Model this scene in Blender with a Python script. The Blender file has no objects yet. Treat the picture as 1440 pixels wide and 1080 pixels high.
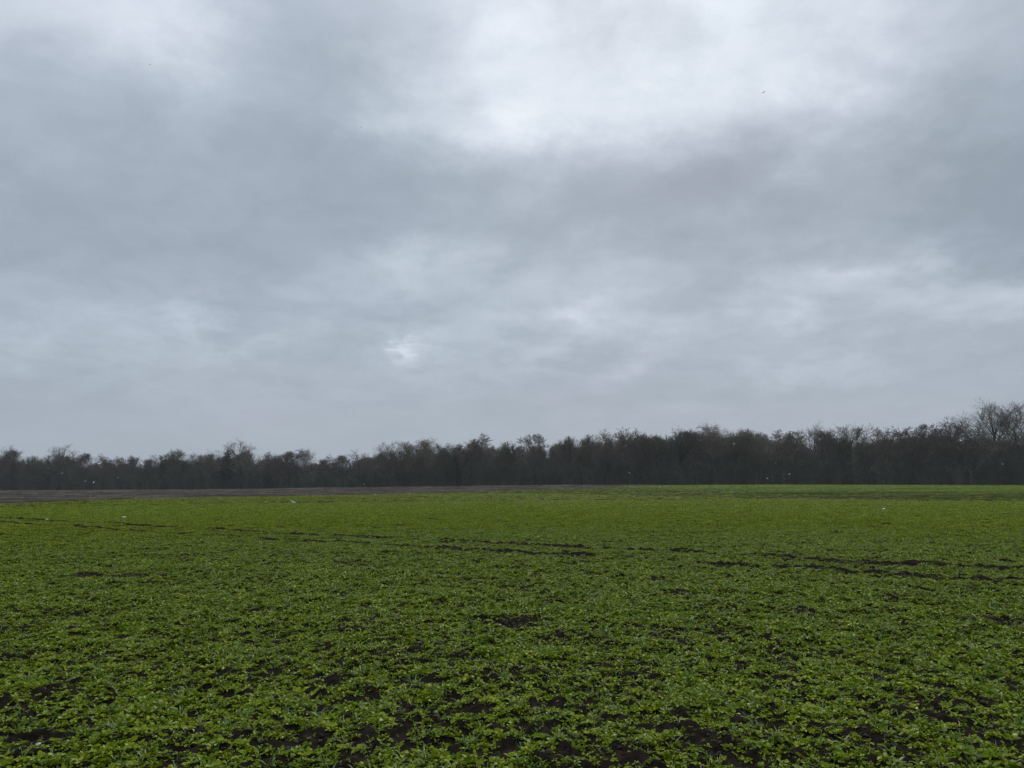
import bpy, math, random
import numpy as np
from mathutils import Matrix, Vector

random.seed(7)
RNG = np.random.default_rng(11)
scene = bpy.context.scene
COL = scene.collection
R = math.radians

# ------------------------------------------------------------------ camera
F = 1060.0                       # focal length in pixels of the 1440 x 1080 photograph
EYE = 1.6
PITCH, ROLL = R(7.31), R(-0.32)
CAM_M = Matrix.Rotation(R(90) + PITCH, 3, 'X') @ Matrix.Rotation(ROLL, 3, 'Z')
cam_d = bpy.data.cameras.new('camera')
cam_d.sensor_width = 36.0
cam_d.lens = F / 1440 * 36
cam_d.clip_start, cam_d.clip_end = 0.05, 6000
cam = bpy.data.objects.new('camera', cam_d)
COL.objects.link(cam)
cam.matrix_world = Matrix.Translation((0, 0, EYE)) @ CAM_M.to_4x4()
scene.camera = cam


def sight(x, y):
    """direction in the world of a point of the photograph"""
    return (CAM_M @ Vector(((x - 720) / F, -(y - 540) / F, -1))).normalized()


# ------------------------------------------------------------------ noise
def _hash(ix, iy, seed):
    h = (ix.astype(np.uint64) * np.uint64(374761393) + iy.astype(np.uint64) * np.uint64(668265263)
         + np.uint64(seed * 1274126177 + 12345)) & np.uint64(0xffffffff)
    h = ((h ^ (h >> np.uint64(13))) * np.uint64(1274126177)) & np.uint64(0xffffffff)
    h = h ^ (h >> np.uint64(16))
    return (h & np.uint64(0xffff)).astype(np.float64) / 65535.0


def vnoise(x, y, seed=0):
    x = np.asarray(x, float) + 5000.0
    y = np.asarray(y, float) + 5000.0
    ix, iy = np.floor(x).astype(np.int64), np.floor(y).astype(np.int64)
    fx, fy = x - ix, y - iy
    fx = fx * fx * fx * (fx * (fx * 6 - 15) + 10)
    fy = fy * fy * fy * (fy * (fy * 6 - 15) + 10)
    a, b = _hash(ix, iy, seed), _hash(ix + 1, iy, seed)
    c, d = _hash(ix, iy + 1, seed), _hash(ix + 1, iy + 1, seed)
    return (a + (b - a) * fx) * (1 - fy) + (c + (d - c) * fx) * fy


def fbm(x, y, scale, octaves=4, seed=0, gain=0.5):
    t, amp, tot = 0, 1.0, 0
    f = 1.0 / scale
    for o in range(octaves):
        a = 0.6 * o
        u = x * math.cos(a) - y * math.sin(a)
        v = x * math.sin(a) + y * math.cos(a)
        t = t + amp * vnoise(u * f, v * f, seed + o * 17)
        tot += amp
        amp *= gain
        f *= 2.03
    return t / tot


def sstep(a, b, x):
    t = np.clip((x - a) / (b - a), 0, 1)
    return t * t * (3 - 2 * t)


# ------------------------------------------------------------------ terrain
def px_az(x):
    return math.atan((x - 720) / F)


AZ_T = np.array([-math.pi, -1.6, px_az(0), px_az(360), px_az(720), px_az(1080), px_az(1440), 1.6, math.pi])
Z_T = np.array([0, -.5, -.64, -.55, .12, .31, 0.0, 0.0, 0])
D_T = np.array([250, 250, 250, 240, 220, 195, 170, 170, 250])     # depth (along Y) of the woodland edge


def edge_y(az):
    return np.interp(az, AZ_T, D_T)


def terrain(X, Y):
    X, Y = np.asarray(X, float), np.asarray(Y, float)
    r = np.hypot(X, Y)
    az = np.arctan2(X, Y)
    D = edge_y(az) / np.maximum(np.cos(np.clip(az, -1.2, 1.2)), .3)
    z = np.interp(az, AZ_T, Z_T) * np.minimum(r / D, 1.25) ** 2
    z = z + (fbm(X, Y, 14, 3, 3) - .5) * 0.10 * sstep(4, 14, r)
    return z


def micro(X, Y):
    """clods and hollows of the tilled soil"""
    r = np.hypot(X, Y)
    a = (fbm(X, Y, .55, 3, 21) - .5) * .10
    c = np.abs(fbm(X, Y, .16, 3, 31) - .5) * 2
    b = (c - .25) * .085 + (fbm(X, Y, .05, 2, 41) - .5) * .03
    return a + b * (1 - .55 * sstep(12, 40, r))


def height(X, Y):
    return terrain(X, Y) + micro(X, Y)


def ground_at(x, y):
    d = sight(x, y)
    t = EYE / max(-d.z, 1e-3)
    for _ in range(40):
        z = float(terrain(d.x * t, d.y * t))
        t2 = (EYE - z) / max(-d.z, 1e-4)
        t = .5 * t + .5 * min(t2, 400)
    return d.x * t, d.y * t


# edge of the near crop and edge of the ploughed field, both as curves over the land
near_edge = np.array([(-75, 50)] + [ground_at(x, y) for x, y in
                     ((0, 709), (90, 705), (180, 702), (360, 698.5), (540, 695.5), (720, 694), (900, 697), (1080, 701), (1440, 705))] + [(80, 46)])
plough_edge = np.array([(-75, 50)] + [ground_at(x, y) for x, y in
                       ((0, 709), (90, 705), (180, 702), (360, 698.5), (540, 695.5), (640, 692.5), (720, 690), (800, 687), (870, 684.5))] + [(42, 215), (52, 270), (80, 420)])


def resample(P, n=400):
    d = np.r_[0, np.cumsum(np.hypot(*np.diff(P, axis=0).T))]
    t = np.linspace(0, d[-1], n)
    return np.c_[np.interp(t, d, P[:, 0]), np.interp(t, d, P[:, 1])]


def az_curve(P):
    az = np.arctan2(P[:, 0], P[:, 1])
    r = np.hypot(P[:, 0], P[:, 1])
    o = np.argsort(az)
    return az[o], r[o]


NE_AZ, NE_R = az_curve(resample(near_edge))
PE_AZ, PE_R = az_curve(resample(plough_edge))


def regions(X, Y):
    """crop (0..1), thin (0..1), plough (0..1)"""
    r, az = np.hypot(X, Y), np.arctan2(X, Y)
    wob = (fbm(X, Y, 5, 3, 77) - .5) * 5
    rn = np.interp(az, NE_AZ, NE_R)
    rp = np.interp(az, PE_AZ, PE_R)
    rp = np.where(az > PE_AZ[-1], 1e5, rp)
    beyond = sstep(-.6, .6, r + wob * .5 - rn)
    plough = sstep(-.6, .6, r + wob * .5 - rp)
    thin = beyond * (1 - plough)
    # beyond the thin strip the crop closes again up to the wood
    close = sstep(px_az(800), px_az(1000), az) * sstep(rn * 1.5, rn * 2.1, r + wob)
    thin = thin * (1 - .85 * close)
    return (1 - beyond) + thin * .0, thin, plough, beyond


# bare spots seen in the photograph: (x, y, half width, half height) in its pixels
BARE = [(385, 940, 32, 14), (365, 958, 30, 12), (590, 962, 34, 10), (640, 1002, 60, 10), (655, 985, 30, 8), (775, 990, 70, 9),
        (700, 1060, 60, 12), (780, 1060, 40, 12), (930, 1015, 55, 12), (45, 985, 45, 16), (60, 1045, 30, 9), (560, 1040, 60, 9),
        (1310, 1012, 36, 9), (1390, 1035, 40, 8), (1390, 873, 40, 6), (1280, 1065, 30, 10), (185, 812, 55, 3.2), (130, 810, 20, 2.5),
        (360, 858, 12, 5), (500, 985, 30, 8), (440, 1000, 40, 8), (1040, 1010, 30, 6), (1130, 860, 24, 4), (740, 872, 26, 4),
        (730, 880, 30, 5), (40, 890, 20, 4), (330, 945, 24, 6), (860, 1070, 60, 9), (500, 1075, 60, 9), (1000, 1045, 30, 7), (960, 835, 20, 2.5),
        (1420, 960, 24, 7), (1245, 945, 20, 5), (1085, 955, 30, 5), (640, 940, 24, 5), (250, 1060, 36, 8), (420, 1050, 40, 8)]
BARE_G = []
for (x, y, hw, hh) in BARE:
    gx, gy = ground_at(x, y)
    ax, ay = ground_at(x + hw, y)
    bx, by = ground_at(x, y - hh)
    BARE_G.append((gx, gy, math.hypot(ax - gx, ay - gy), math.hypot(bx - gx, by - gy)))


def seg_dist(X, Y, a, b):
    d = np.array(b) - np.array(a)
    L = np.hypot(*d)
    d = d / L
    s = (X - a[0]) * d[0] + (Y - a[1]) * d[1]
    n = (X - a[0]) * -d[1] + (Y - a[1]) * d[0]
    return s, n, L


TRACKS = [((-34, 42.5), (30, -2.3), .26, .78), ((-34, 40.3), (30, -4.6), .22, .62),
          ((-40, 63), (60, 58), 1.1, .5), ((-40, 76), (60, 71), 1.2, .45)]


def bareness(X, Y):
    r = np.hypot(X, Y)
    w = (fbm(X, Y, .5, 3, 91) - .5)
    w2 = (fbm(X, Y, .12, 2, 92) - .5) * 1.6
    b = np.zeros_like(X)
    for (gx, gy, sx, sy) in BARE_G:
        sx, sy = max(sx, .1), max(sy, .1)
        q = np.hypot((X - gx) / sx, (Y - gy) / sy) + w * 2.2 + w2
        b = np.maximum(b, .90 * (1 - sstep(.35, 1.05, q)))
    for (a, c, wd, amp) in TRACKS:
        s, n, L = seg_dist(X, Y, a, c)
        br = sstep(.30, .52, fbm(s, n * .3, 1.6, 3, 101 + int(wd * 10)))
        n = n + (fbm(s, s * 0, 3.0, 2, 111) - .5) * .5
        b = np.maximum(b, amp * br * (1 - sstep(wd * .6, wd * 1.5, np.abs(n + w * .3))))
    gaps = sstep(.60, .72, fbm(X, Y, .24, 3, 121))
    b = np.maximum(b, gaps * .55)
    big = sstep(.55, .75, fbm(X, Y, 2.6, 3, 131))
    b = np.maximum(b, big * .3 * sstep(.45, .6, fbm(X, Y, .3, 2, 141)))
    near = 1 - sstep(4.3, 7.5, r)
    b = np.maximum(b, near * .38 * sstep(.46, .62, fbm(X, Y, .22, 3, 151)))
    return b


# ------------------------------------------------------------------ materials
def mat(name):
    m = bpy.data.materials.new(name)
    m.use_nodes = True
    nt = m.node_tree
    bsdf = nt.nodes['Principled BSDF']
    return m, nt, nt.nodes, nt.links, bsdf


def ramp(nodes, stops):
    n = nodes.new('ShaderNodeValToRGB')
    e = n.color_ramp.elements
    while len(e) < len(stops):
        e.new(.5)
    for el, (p, c) in zip(e, stops):
        el.position = p
        el.color = (*c, 1)
    return n


def mixc(nodes, links, fac, a, b):
    n = nodes.new('ShaderNodeMix')
    n.data_type = 'RGBA'
    for sock, v in ((n.inputs[0], fac), (n.inputs[6], a), (n.inputs[7], b)):
        if hasattr(v, 'is_linked'):
            links.new(v, sock)
        elif isinstance(v, (int, float)):
            sock.default_value = v
        else:
            sock.default_value = (*v, 1)
    return n.outputs[2]


def noise(nodes, links, co, scale, detail=4, rough=.55):
    n = nodes.new('ShaderNodeTexNoise')
    n.inputs['Scale'].default_value = scale
    n.inputs['Detail'].default_value = detail
    n.inputs['Roughness'].default_value = rough
    if co is not None:
        links.new(co, n.inputs['Vector'])
    return n.outputs['Fac']


def soil_material():
    m, nt, N, L, B = mat('soil_and_turf')
    geo = N.new('ShaderNodeNewGeometry').outputs['Position']
    at = {}
    for k in ('plough', 'thin', 'beyond'):
        a = N.new('ShaderNodeAttribute')
        a.attribute_name = k
        at[k] = a.outputs['Fac']
    n1 = noise(N, L, geo, 9, 6)
    dark = ramp(N, [(.3, (.013, .010, .0075)), (.55, (.028, .022, .0165)), (.8, (.060, .048, .036))])
    L.new(n1, dark.inputs[0])
    # ploughed field: pale dry clods over darker damp soil, drawn out along the furrows
    mp = N.new('ShaderNodeMapping')
    mp.inputs['Rotation'].default_value = (0, 0, R(-8))
    mp.inputs['Scale'].default_value = (.06, .55, 1)
    L.new(geo, mp.inputs[0])
    n2 = noise(N, L, mp.outputs[0], 1.0, 6, .65)
    pl = ramp(N, [(.34, (.028, .023, .019)), (.48, (.070, .058, .047)), (.66, (.150, .126, .102))])
    L.new(n2, pl.inputs[0])
    # thin strip: soil with a film of small green plants
    mp2 = N.new('ShaderNodeMapping')
    mp2.inputs['Rotation'].default_value = (0, 0, R(4))
    mp2.inputs['Scale'].default_value = (.035, .35, 1)
    L.new(geo, mp2.inputs[0])
    n3 = noise(N, L, mp2.outputs[0], 1.0, 6, .6)
    th = ramp(N, [(.35, (.034, .036, .013)), (.5, (.052, .070, .015)), (.65, (.060, .052, .028))])
    L.new(n3, th.inputs[0])
    gr = ramp(N, [(.35, (.055, .095, .006)), (.65, (.09, .14, .008))])
    L.new(n3, gr.inputs[0])
    c = mixc(N, L, at['beyond'], dark.outputs[0], gr.outputs[0])
    c = mixc(N, L, at['thin'], c, th.outputs[0])
    c = mixc(N, L, at['plough'], c, pl.outputs[0])
    df = N.new('ShaderNodeBsdfDiffuse')
    L.new(c, df.inputs['Color'])
    df.inputs['Roughness'].default_value = .6
    bp = N.new('ShaderNodeBump')
    bp.inputs['Strength'].default_value = .7
    bp.inputs['Distance'].default_value = .02
    L.new(noise(N, L, geo, 60, 5, .65), bp.inputs['Height'])
    L.new(bp.outputs[0], df.inputs['Normal'])
    L.new(df.outputs[0], N['Material Output'].inputs['Surface'])
    return m


def leaf_material(name, stops, rough=.38, transl=.22, gloss=.5):
    m, nt, N, L, B = mat(name)
    oi = N.new('ShaderNodeObjectInfo')
    geo = N.new('ShaderNodeNewGeometry')
    rp = ramp(N, stops)
    ad = N.new('ShaderNodeMath')
    ad.operation = 'ADD'
    sc = N.new('ShaderNodeMath')
    sc.operation = 'MULTIPLY'
    sc.inputs[1].default_value = .62
    L.new(oi.outputs['Random'], sc.inputs[0])
    big = N.new('ShaderNodeMath')
    big.operation = 'MULTIPLY'
    big.inputs[1].default_value = .40
    L.new(noise(N, L, geo.outputs['Position'], 1.1, 5, .6), big.inputs[0])
    L.new(sc.outputs[0], ad.inputs[0])
    L.new(big.outputs[0], ad.inputs[1])
    L.new(ad.outputs[0], rp.inputs[0])
    # the underside of a leaf is paler and greyer
    under = mixc(N, L, .45, rp.outputs[0], (.13, .17, .035))
    c = mixc(N, L, geo.outputs['Backfacing'], rp.outputs[0], under)
    L.new(c, B.inputs['Base Color'])
    B.inputs['Roughness'].default_value = rough
    # only some of the leaves are wet enough to shine
    wet = N.new('ShaderNodeMapRange')
    wet.inputs['From Min'].default_value, wet.inputs['From Max'].default_value = .50, .62
    wet.inputs['To Min'].default_value, wet.inputs['To Max'].default_value = .04, gloss * 2
    L.new(noise(N, L, geo.outputs['Position'], 24, 2, .5), wet.inputs['Value'])
    L.new(wet.outputs[0], B.inputs['Specular IOR Level'])
    tr = N.new('ShaderNodeBsdfTranslucent')
    tc = mixc(N, L, .5, rp.outputs[0], (.19, .26, .008))
    L.new(tc, tr.inputs['Color'])
    mx = N.new('ShaderNodeMixShader')
    mx.inputs[0].default_value = transl
    L.new(B.outputs[0], mx.inputs[1])
    L.new(tr.outputs[0], mx.inputs[2])
    L.new(mx.outputs[0], N['Material Output'].inputs['Surface'])
    return m


def plain(name, col, rough=.8, var=.35, scale=3.0, spec=.3):
    m, nt, N, L, B = mat(name)
    tc = N.new('ShaderNodeTexCoord').outputs['Object']
    oi = N.new('ShaderNodeObjectInfo')
    n = noise(N, L, tc, scale, 5)
    ad = N.new('ShaderNodeMath')
    ad.operation = 'MULTIPLY_ADD'
    ad.inputs[1].default_value = .5
    L.new(oi.outputs['Random'], ad.inputs[0])
    sc = N.new('ShaderNodeMath')
    sc.operation = 'MULTIPLY'
    sc.inputs[1].default_value = .5
    L.new(n, sc.inputs[0])
    L.new(sc.outputs[0], ad.inputs[2])
    rp = ramp(N, [(.2, tuple(c * (1 - var) for c in col)), (.8, tuple(c * (1 + var) for c in col))])
    L.new(ad.outputs[0], rp.inputs[0])
    L.new(rp.outputs[0], B.inputs['Base Color'])
    B.inputs['Roughness'].default_value = rough
    B.inputs['Specular IOR Level'].default_value = spec
    return m


M_SOIL = soil_material()
M_CROP = leaf_material('crop_leaf', [(.05, (.070, .124, .009)), (.3, (.132, .200, .006)), (.6, (.195, .255, .007)), (.9, (.290, .340, .022))], rough=.40, gloss=.24)
M_CROPFAR = leaf_material('crop_leaf_mat_far', [(.05, (.086, .138, .010)), (.3, (.148, .210, .008)), (.6, (.206, .262, .009)), (.9, (.290, .340, .020))], rough=.5, gloss=.10)
M_GRASS = leaf_material('volunteer_grass', [(.05, (.06, .12, .02)), (.4, (.11, .18, .03)), (.9, (.22, .26, .08))], rough=.45)
M_LITTER = plain('dead_leaf', (.13, .105, .045), .8, .5)
M_STRAW = plain('dry_straw', (.24, .19, .125), .8, .4)
M_CLOD = plain('soil_clod', (.030, .024, .019), .85, .6, 25, .2)
M_STONE = plain('pale_flint', (.55, .56, .58), .35, .2, 30, .6)
M_BARK = plain('bark', (.080, .073, .060), .9, .4, 2)
M_BARKP = plain('birch_bark', (.15, .138, .13), .8, .4, 2)
M_TWIG = plain('twig', (.150, .130, .104), .9, .35, .5)
M_TWIGR = plain('twig_reddish', (.155, .122, .100), .9, .3, .5)
M_TWIGO = plain('twig_olive', (.135, .130, .078), .9, .3, .5)
M_IVY = plain('ivy_leaf', (.065, .080, .036), .6, .4, .6)
M_CONIFER = plain('conifer_needle', (.018, .032, .020), .7, .3, .6)
M_SHRUB = plain('thicket_twig', (.140, .142, .104), .9, .35, .5)


# ------------------------------------------------------------------ mesh helpers
class MB:
    def __init__(self):
        self.v, self.f = [], []

    def tube(self, pts, rads, sides):
        """tapered tube through pts"""
        base = len(self.v)
        n = len(pts)
        for i in range(n):
            d = (pts[min(i + 1, n - 1)] - pts[max(i - 1, 0)]).normalized()
            a = d.orthogonal().normalized()
            b = d.cross(a)
            for s in range(sides):
                t = 2 * math.pi * s / sides
                self.v.append(tuple(pts[i] + (a * math.cos(t) + b * math.sin(t)) * rads[i]))
        for i in range(n - 1):
            for s in range(sides):
                s2 = (s + 1) % sides
                self.f.append((base + i * sides + s, base + i * sides + s2, base + (i + 1) * sides + s2, base + (i + 1) * sides + s))

    def spike(self, p, q, r):
        """three sided twig ending in a point"""
        d = (q - p).normalized()
        a = d.orthogonal().normalized()
        b = d.cross(a)
        k = len(self.v)
        for s in range(3):
            t = 2.0944 * s
            self.v.append(tuple(p + (a * math.cos(t) + b * math.sin(t)) * r))
        self.v.append(tuple(q))
        self.f += [(k, k + 1, k + 3), (k + 1, k + 2, k + 3), (k + 2, k, k + 3)]

    def leaf(self, p, d, up, ln, w):
        """a folded four cornered leaf"""
        sd = d.cross(up).normalized()
        k = len(self.v)
        self.v += [tuple(p), tuple(p + d * ln * .5 + sd * w + up * w * .3), tuple(p + d * ln), tuple(p + d * ln * .5 - sd * w + up * w * .3)]
        self.f += [(k, k + 1, k + 2), (k, k + 2, k + 3)]

    def mesh(self, name, m, smooth=False):
        me = bpy.data.meshes.new(name)
        me.from_pydata(self.v, [], self.f)
        me.materials.append(m)
        if smooth:
            me.polygons.foreach_set('use_smooth', [True] * len(me.polygons))
        me.update()
        return me


def tag(o, label=None, cat=None, group=None, kind=None):
    if label:
        o['label'] = label
    if cat:
        o['category'] = cat
    if group:
        o['group'] = group
    if kind:
        o['kind'] = kind
    return o


def link(name, me, parent=None):
    o = bpy.data.objects.new(name, me)
    COL.objects.link(o)
    if parent:
        o.parent = parent
    return o


def rvec(s=1.0):
    return Vector((random.gauss(0, s), random.gauss(0, s), random.gauss(0, s)))


# ------------------------------------------------------------------ ground sheet
def build_ground():
    az = np.r_[np.linspace(-math.pi, -.80, 60, endpoint=False), np.arange(-.80, .80, .0026), np.linspace(.80, math.pi, 60)]
    rr = [.25]
    while rr[-1] < 900:
        r = rr[-1]
        rr.append(r + max(.03 if r < 3 else .012, r * .0042 if r < 300 else r * .03))
    rr = np.array(rr)
    A, RR = np.meshgrid(az, rr)
    X, Y = RR * np.sin(A), RR * np.cos(A)
    Z = height(X, Y)
    crop, thin, plough, beyond = regions(X, Y)
    # furrows in the ploughed field
    s, n, L = seg_dist(X, Y, (-80, 120), (80, 100))
    fur = (fbm(s * .12, n, 1.1, 4, 171) - .45) * .55
    Z = Z + plough * fur * sstep(45, 70, RR) * (1 - sstep(215, 240, RR))
    # wheel ruts
    for (a, c, wd, amp) in TRACKS[:2]:
        s, n, L = seg_dist(X, Y, a, c)
        n = n + (fbm(s, s * 0, 3.0, 2, 111) - .5) * .5
        Z = Z - .04 * (1 - sstep(.1, .35, np.abs(n))) + .058 * np.exp(-((n - .40) / .12) ** 2) * sstep(.24, .52, fbm(s, n, .7, 4, 333))
    V = np.c_[X.ravel(), Y.ravel(), Z.ravel()]
    nr, na = X.shape
    i = np.arange(nr * na).reshape(nr, na)
    q = np.stack([i[:-1, :-1], i[:-1, 1:], i[1:, 1:], i[1:, :-1]], -1).reshape(-1, 4)[:, ::-1]
    # centre fan and the seam at the back are closed with quads / a fan
    me = bpy.data.meshes.new('ground')
    nv = len(V)
    V = np.r_[V, [[0, 0, 0]]]
    fan = np.array([(nv, i[0, k + 1], i[0, k]) for k in range(na - 1)])
    me.vertices.add(len(V))
    me.vertices.foreach_set('co', V.ravel())
    nl = q.size + fan.size
    me.loops.add(nl)
    me.loops.foreach_set('vertex_index', np.r_[q.ravel(), fan.ravel()].astype(np.int32))
    me.polygons.add(len(q) + len(fan))
    st = np.r_[np.arange(len(q)) * 4, q.size + np.arange(len(fan)) * 3]
    me.polygons.foreach_set('loop_start', st.astype(np.int32))
    for nm, arr in (('plough', plough), ('thin', thin), ('beyond', beyond)):
        a = me.attributes.new(nm, 'FLOAT', 'POINT')
        a.data.foreach_set('value', np.r_[arr.ravel(), 0].astype(np.float32))
    me.materials.append(M_SOIL)
    me.update(calc_edges=True)
    me.validate()
    me.polygons.foreach_set('use_smooth', [True] * len(me.polygons))
    o = link('ground', me)
    tag(o, 'dark damp farmland soil running level to the woodland edge', 'ground', kind='structure')
    return o


# ------------------------------------------------------------------ scattering of uncountable stuff
def scatter_group(coll):
    g = bpy.data.node_groups.new('scatter_' + coll.name, 'GeometryNodeTree')
    g.interface.new_socket('Geometry', in_out='INPUT', socket_type='NodeSocketGeometry')
    g.interface.new_socket('Geometry', in_out='OUTPUT', socket_type='NodeSocketGeometry')
    N, L = g.nodes, g.links
    gi, go = N.new('NodeGroupInput'), N.new('NodeGroupOutput')
    ci = N.new('GeometryNodeCollectionInfo')
    ci.inputs['Collection'].default_value = coll
    ci.inputs['Separate Children'].default_value = True
    ci.inputs['Reset Children'].default_value = True
    ip = N.new('GeometryNodeInstanceOnPoints')
    ip.inputs['Pick Instance'].default_value = True

    def attr(nm, ty):
        a = N.new('GeometryNodeInputNamedAttribute')
        a.data_type = ty
        a.inputs['Name'].default_value = nm
        return a.outputs['Attribute']
    L.new(gi.outputs[0], ip.inputs['Points'])
    L.new(ci.outputs[0], ip.inputs['Instance'])
    L.new(attr('vid', 'INT'), ip.inputs['Instance Index'])
    e = N.new('FunctionNodeEulerToRotation')
    L.new(attr('rot', 'FLOAT_VECTOR'), e.inputs[0])
    L.new(e.outputs[0], ip.inputs['Rotation'])
    L.new(attr('scl', 'FLOAT_VECTOR'), ip.inputs['Scale'])
    L.new(ip.outputs[0], go.inputs[0])
    return g


def scatter(name, sources, P, rot, scl, vid, label, cat):
    coll = bpy.data.collections.new(name + '_kinds')
    for k, me in enumerate(sources):
        coll.objects.link(bpy.data.objects.new('%s_kind_%02d' % (name, k), me))
    me = bpy.data.meshes.new(name)
    n = len(P)
    me.vertices.add(n)
    me.vertices.foreach_set('co', P.astype(np.float32).ravel())
    a = me.attributes.new('rot', 'FLOAT_VECTOR', 'POINT')
    a.data.foreach_set('vector', rot.astype(np.float32).ravel())
    a = me.attributes.new('scl', 'FLOAT_VECTOR', 'POINT')
    a.data.foreach_set('vector', scl.astype(np.float32).ravel())
    a = me.attributes.new('vid', 'INT', 'POINT')
    a.data.foreach_set('value', vid.astype(np.int32))
    me.update()
    o = link(name, me)
    md = o.modifiers.new('scatter', 'NODES')
    md.node_group = scatter_group(coll)
    tag(o, label, cat, kind='stuff')
    return o


def sector(r0, r1, density, half=.72):
    """random points, even over the land, in front of the viewer (with a margin for stepping aside)"""
    area = half * (r1 * r1 - r0 * r0)
    n = int(area * density)
    r = np.sqrt(RNG.random(n) * (r1 * r1 - r0 * r0) + r0 * r0)
    a = (RNG.random(n) * 2 - 1) * half
    return r * np.sin(a) + (RNG.random(n) - .5) * 3 * (r0 < 30), r * np.cos(a)


# ---- crop plants
def blade(mb, base, az, elev, ln, w, curl, steps=4, petiole=.3, wavy=0.0):
    """an oval leaf on a stalk: folded along its midrib, arching over"""
    p = Vector(base)
    prev = None
    roll = random.uniform(-.9, .9)
    for i in range(steps + 1):
        t = i / steps
        e = elev - curl * t * t
        d = Vector((math.cos(az) * math.cos(e), math.sin(az) * math.cos(e), math.sin(e)))
        if i:
            p = p + d * (ln / steps)
        up = Vector((-math.cos(az) * math.sin(e), -math.sin(az) * math.sin(e), math.cos(e)))
        sd = Vector((-math.sin(az), math.cos(az), 0))
        sd, up = sd * math.cos(roll * t) + up * math.sin(roll * t), up * math.cos(roll * t) - sd * math.sin(roll * t)
        if t < petiole:
            ww = w * .09
        else:
            u = (t - petiole) / (1 - petiole)
            ww = w * (math.sin(math.pi * min(.16 + .84 * u, 1.0)) ** .75) * (1 + wavy * (-1) ** i)
        ww = max(ww, .0015)
        k = len(mb.v)
        mb.v += [tuple(p + sd * ww + up * ww * .35), tuple(p), tuple(p - sd * ww + up * ww * .35)]
        if prev is not None:
            mb.f += [(prev, prev + 1, k + 1, k), (prev + 1, prev + 2, k + 2, k + 1)]
        prev = k


def rosette(n, ln, steps=5, petiole=.35, spread=1.0):
    mb = MB()
    for i in range(n):
        az = 2 * math.pi * i / n + random.uniform(-.5, .5)
        inner = i % 3 == 0
        el = random.uniform(.8, 1.4) if inner else random.uniform(.2, .95)
        l = ln * random.uniform(.7, 1.15) * (.75 if inner else 1)
        blade(mb, (0, 0, .004), az, el, l, l * random.uniform(.16, .28), random.uniform(.2, 1.6), steps, petiole, random.choice((0, 0, .12)))
    return mb


def grass_tuft(n, ln):
    mb = MB()
    for i in range(n):
        az = random.uniform(0, 6.28)
        blade(mb, (random.uniform(-.01, .01), random.uniform(-.01, .01), 0), az, random.uniform(.6, 1.4), ln * random.uniform(.6, 1.2), .0032, random.uniform(.4, 1.8), 5, 0)
    return mb


def clump(n, rad, ln):
    mb = MB()
    for i in range(n):
        a, r = random.uniform(0, 6.28), rad * math.sqrt(random.random())
        for j in range(random.randint(4, 6)):
            el = random.uniform(.3, 1.2)
            l = ln * random.uniform(.6, 1.15)
            blade(mb, (r * math.cos(a), r * math.sin(a), 0), random.uniform(0, 6.28), el, l, l * random.uniform(.22, .30), random.uniform(.2, 1.1), 3, .2)
    return mb


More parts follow.
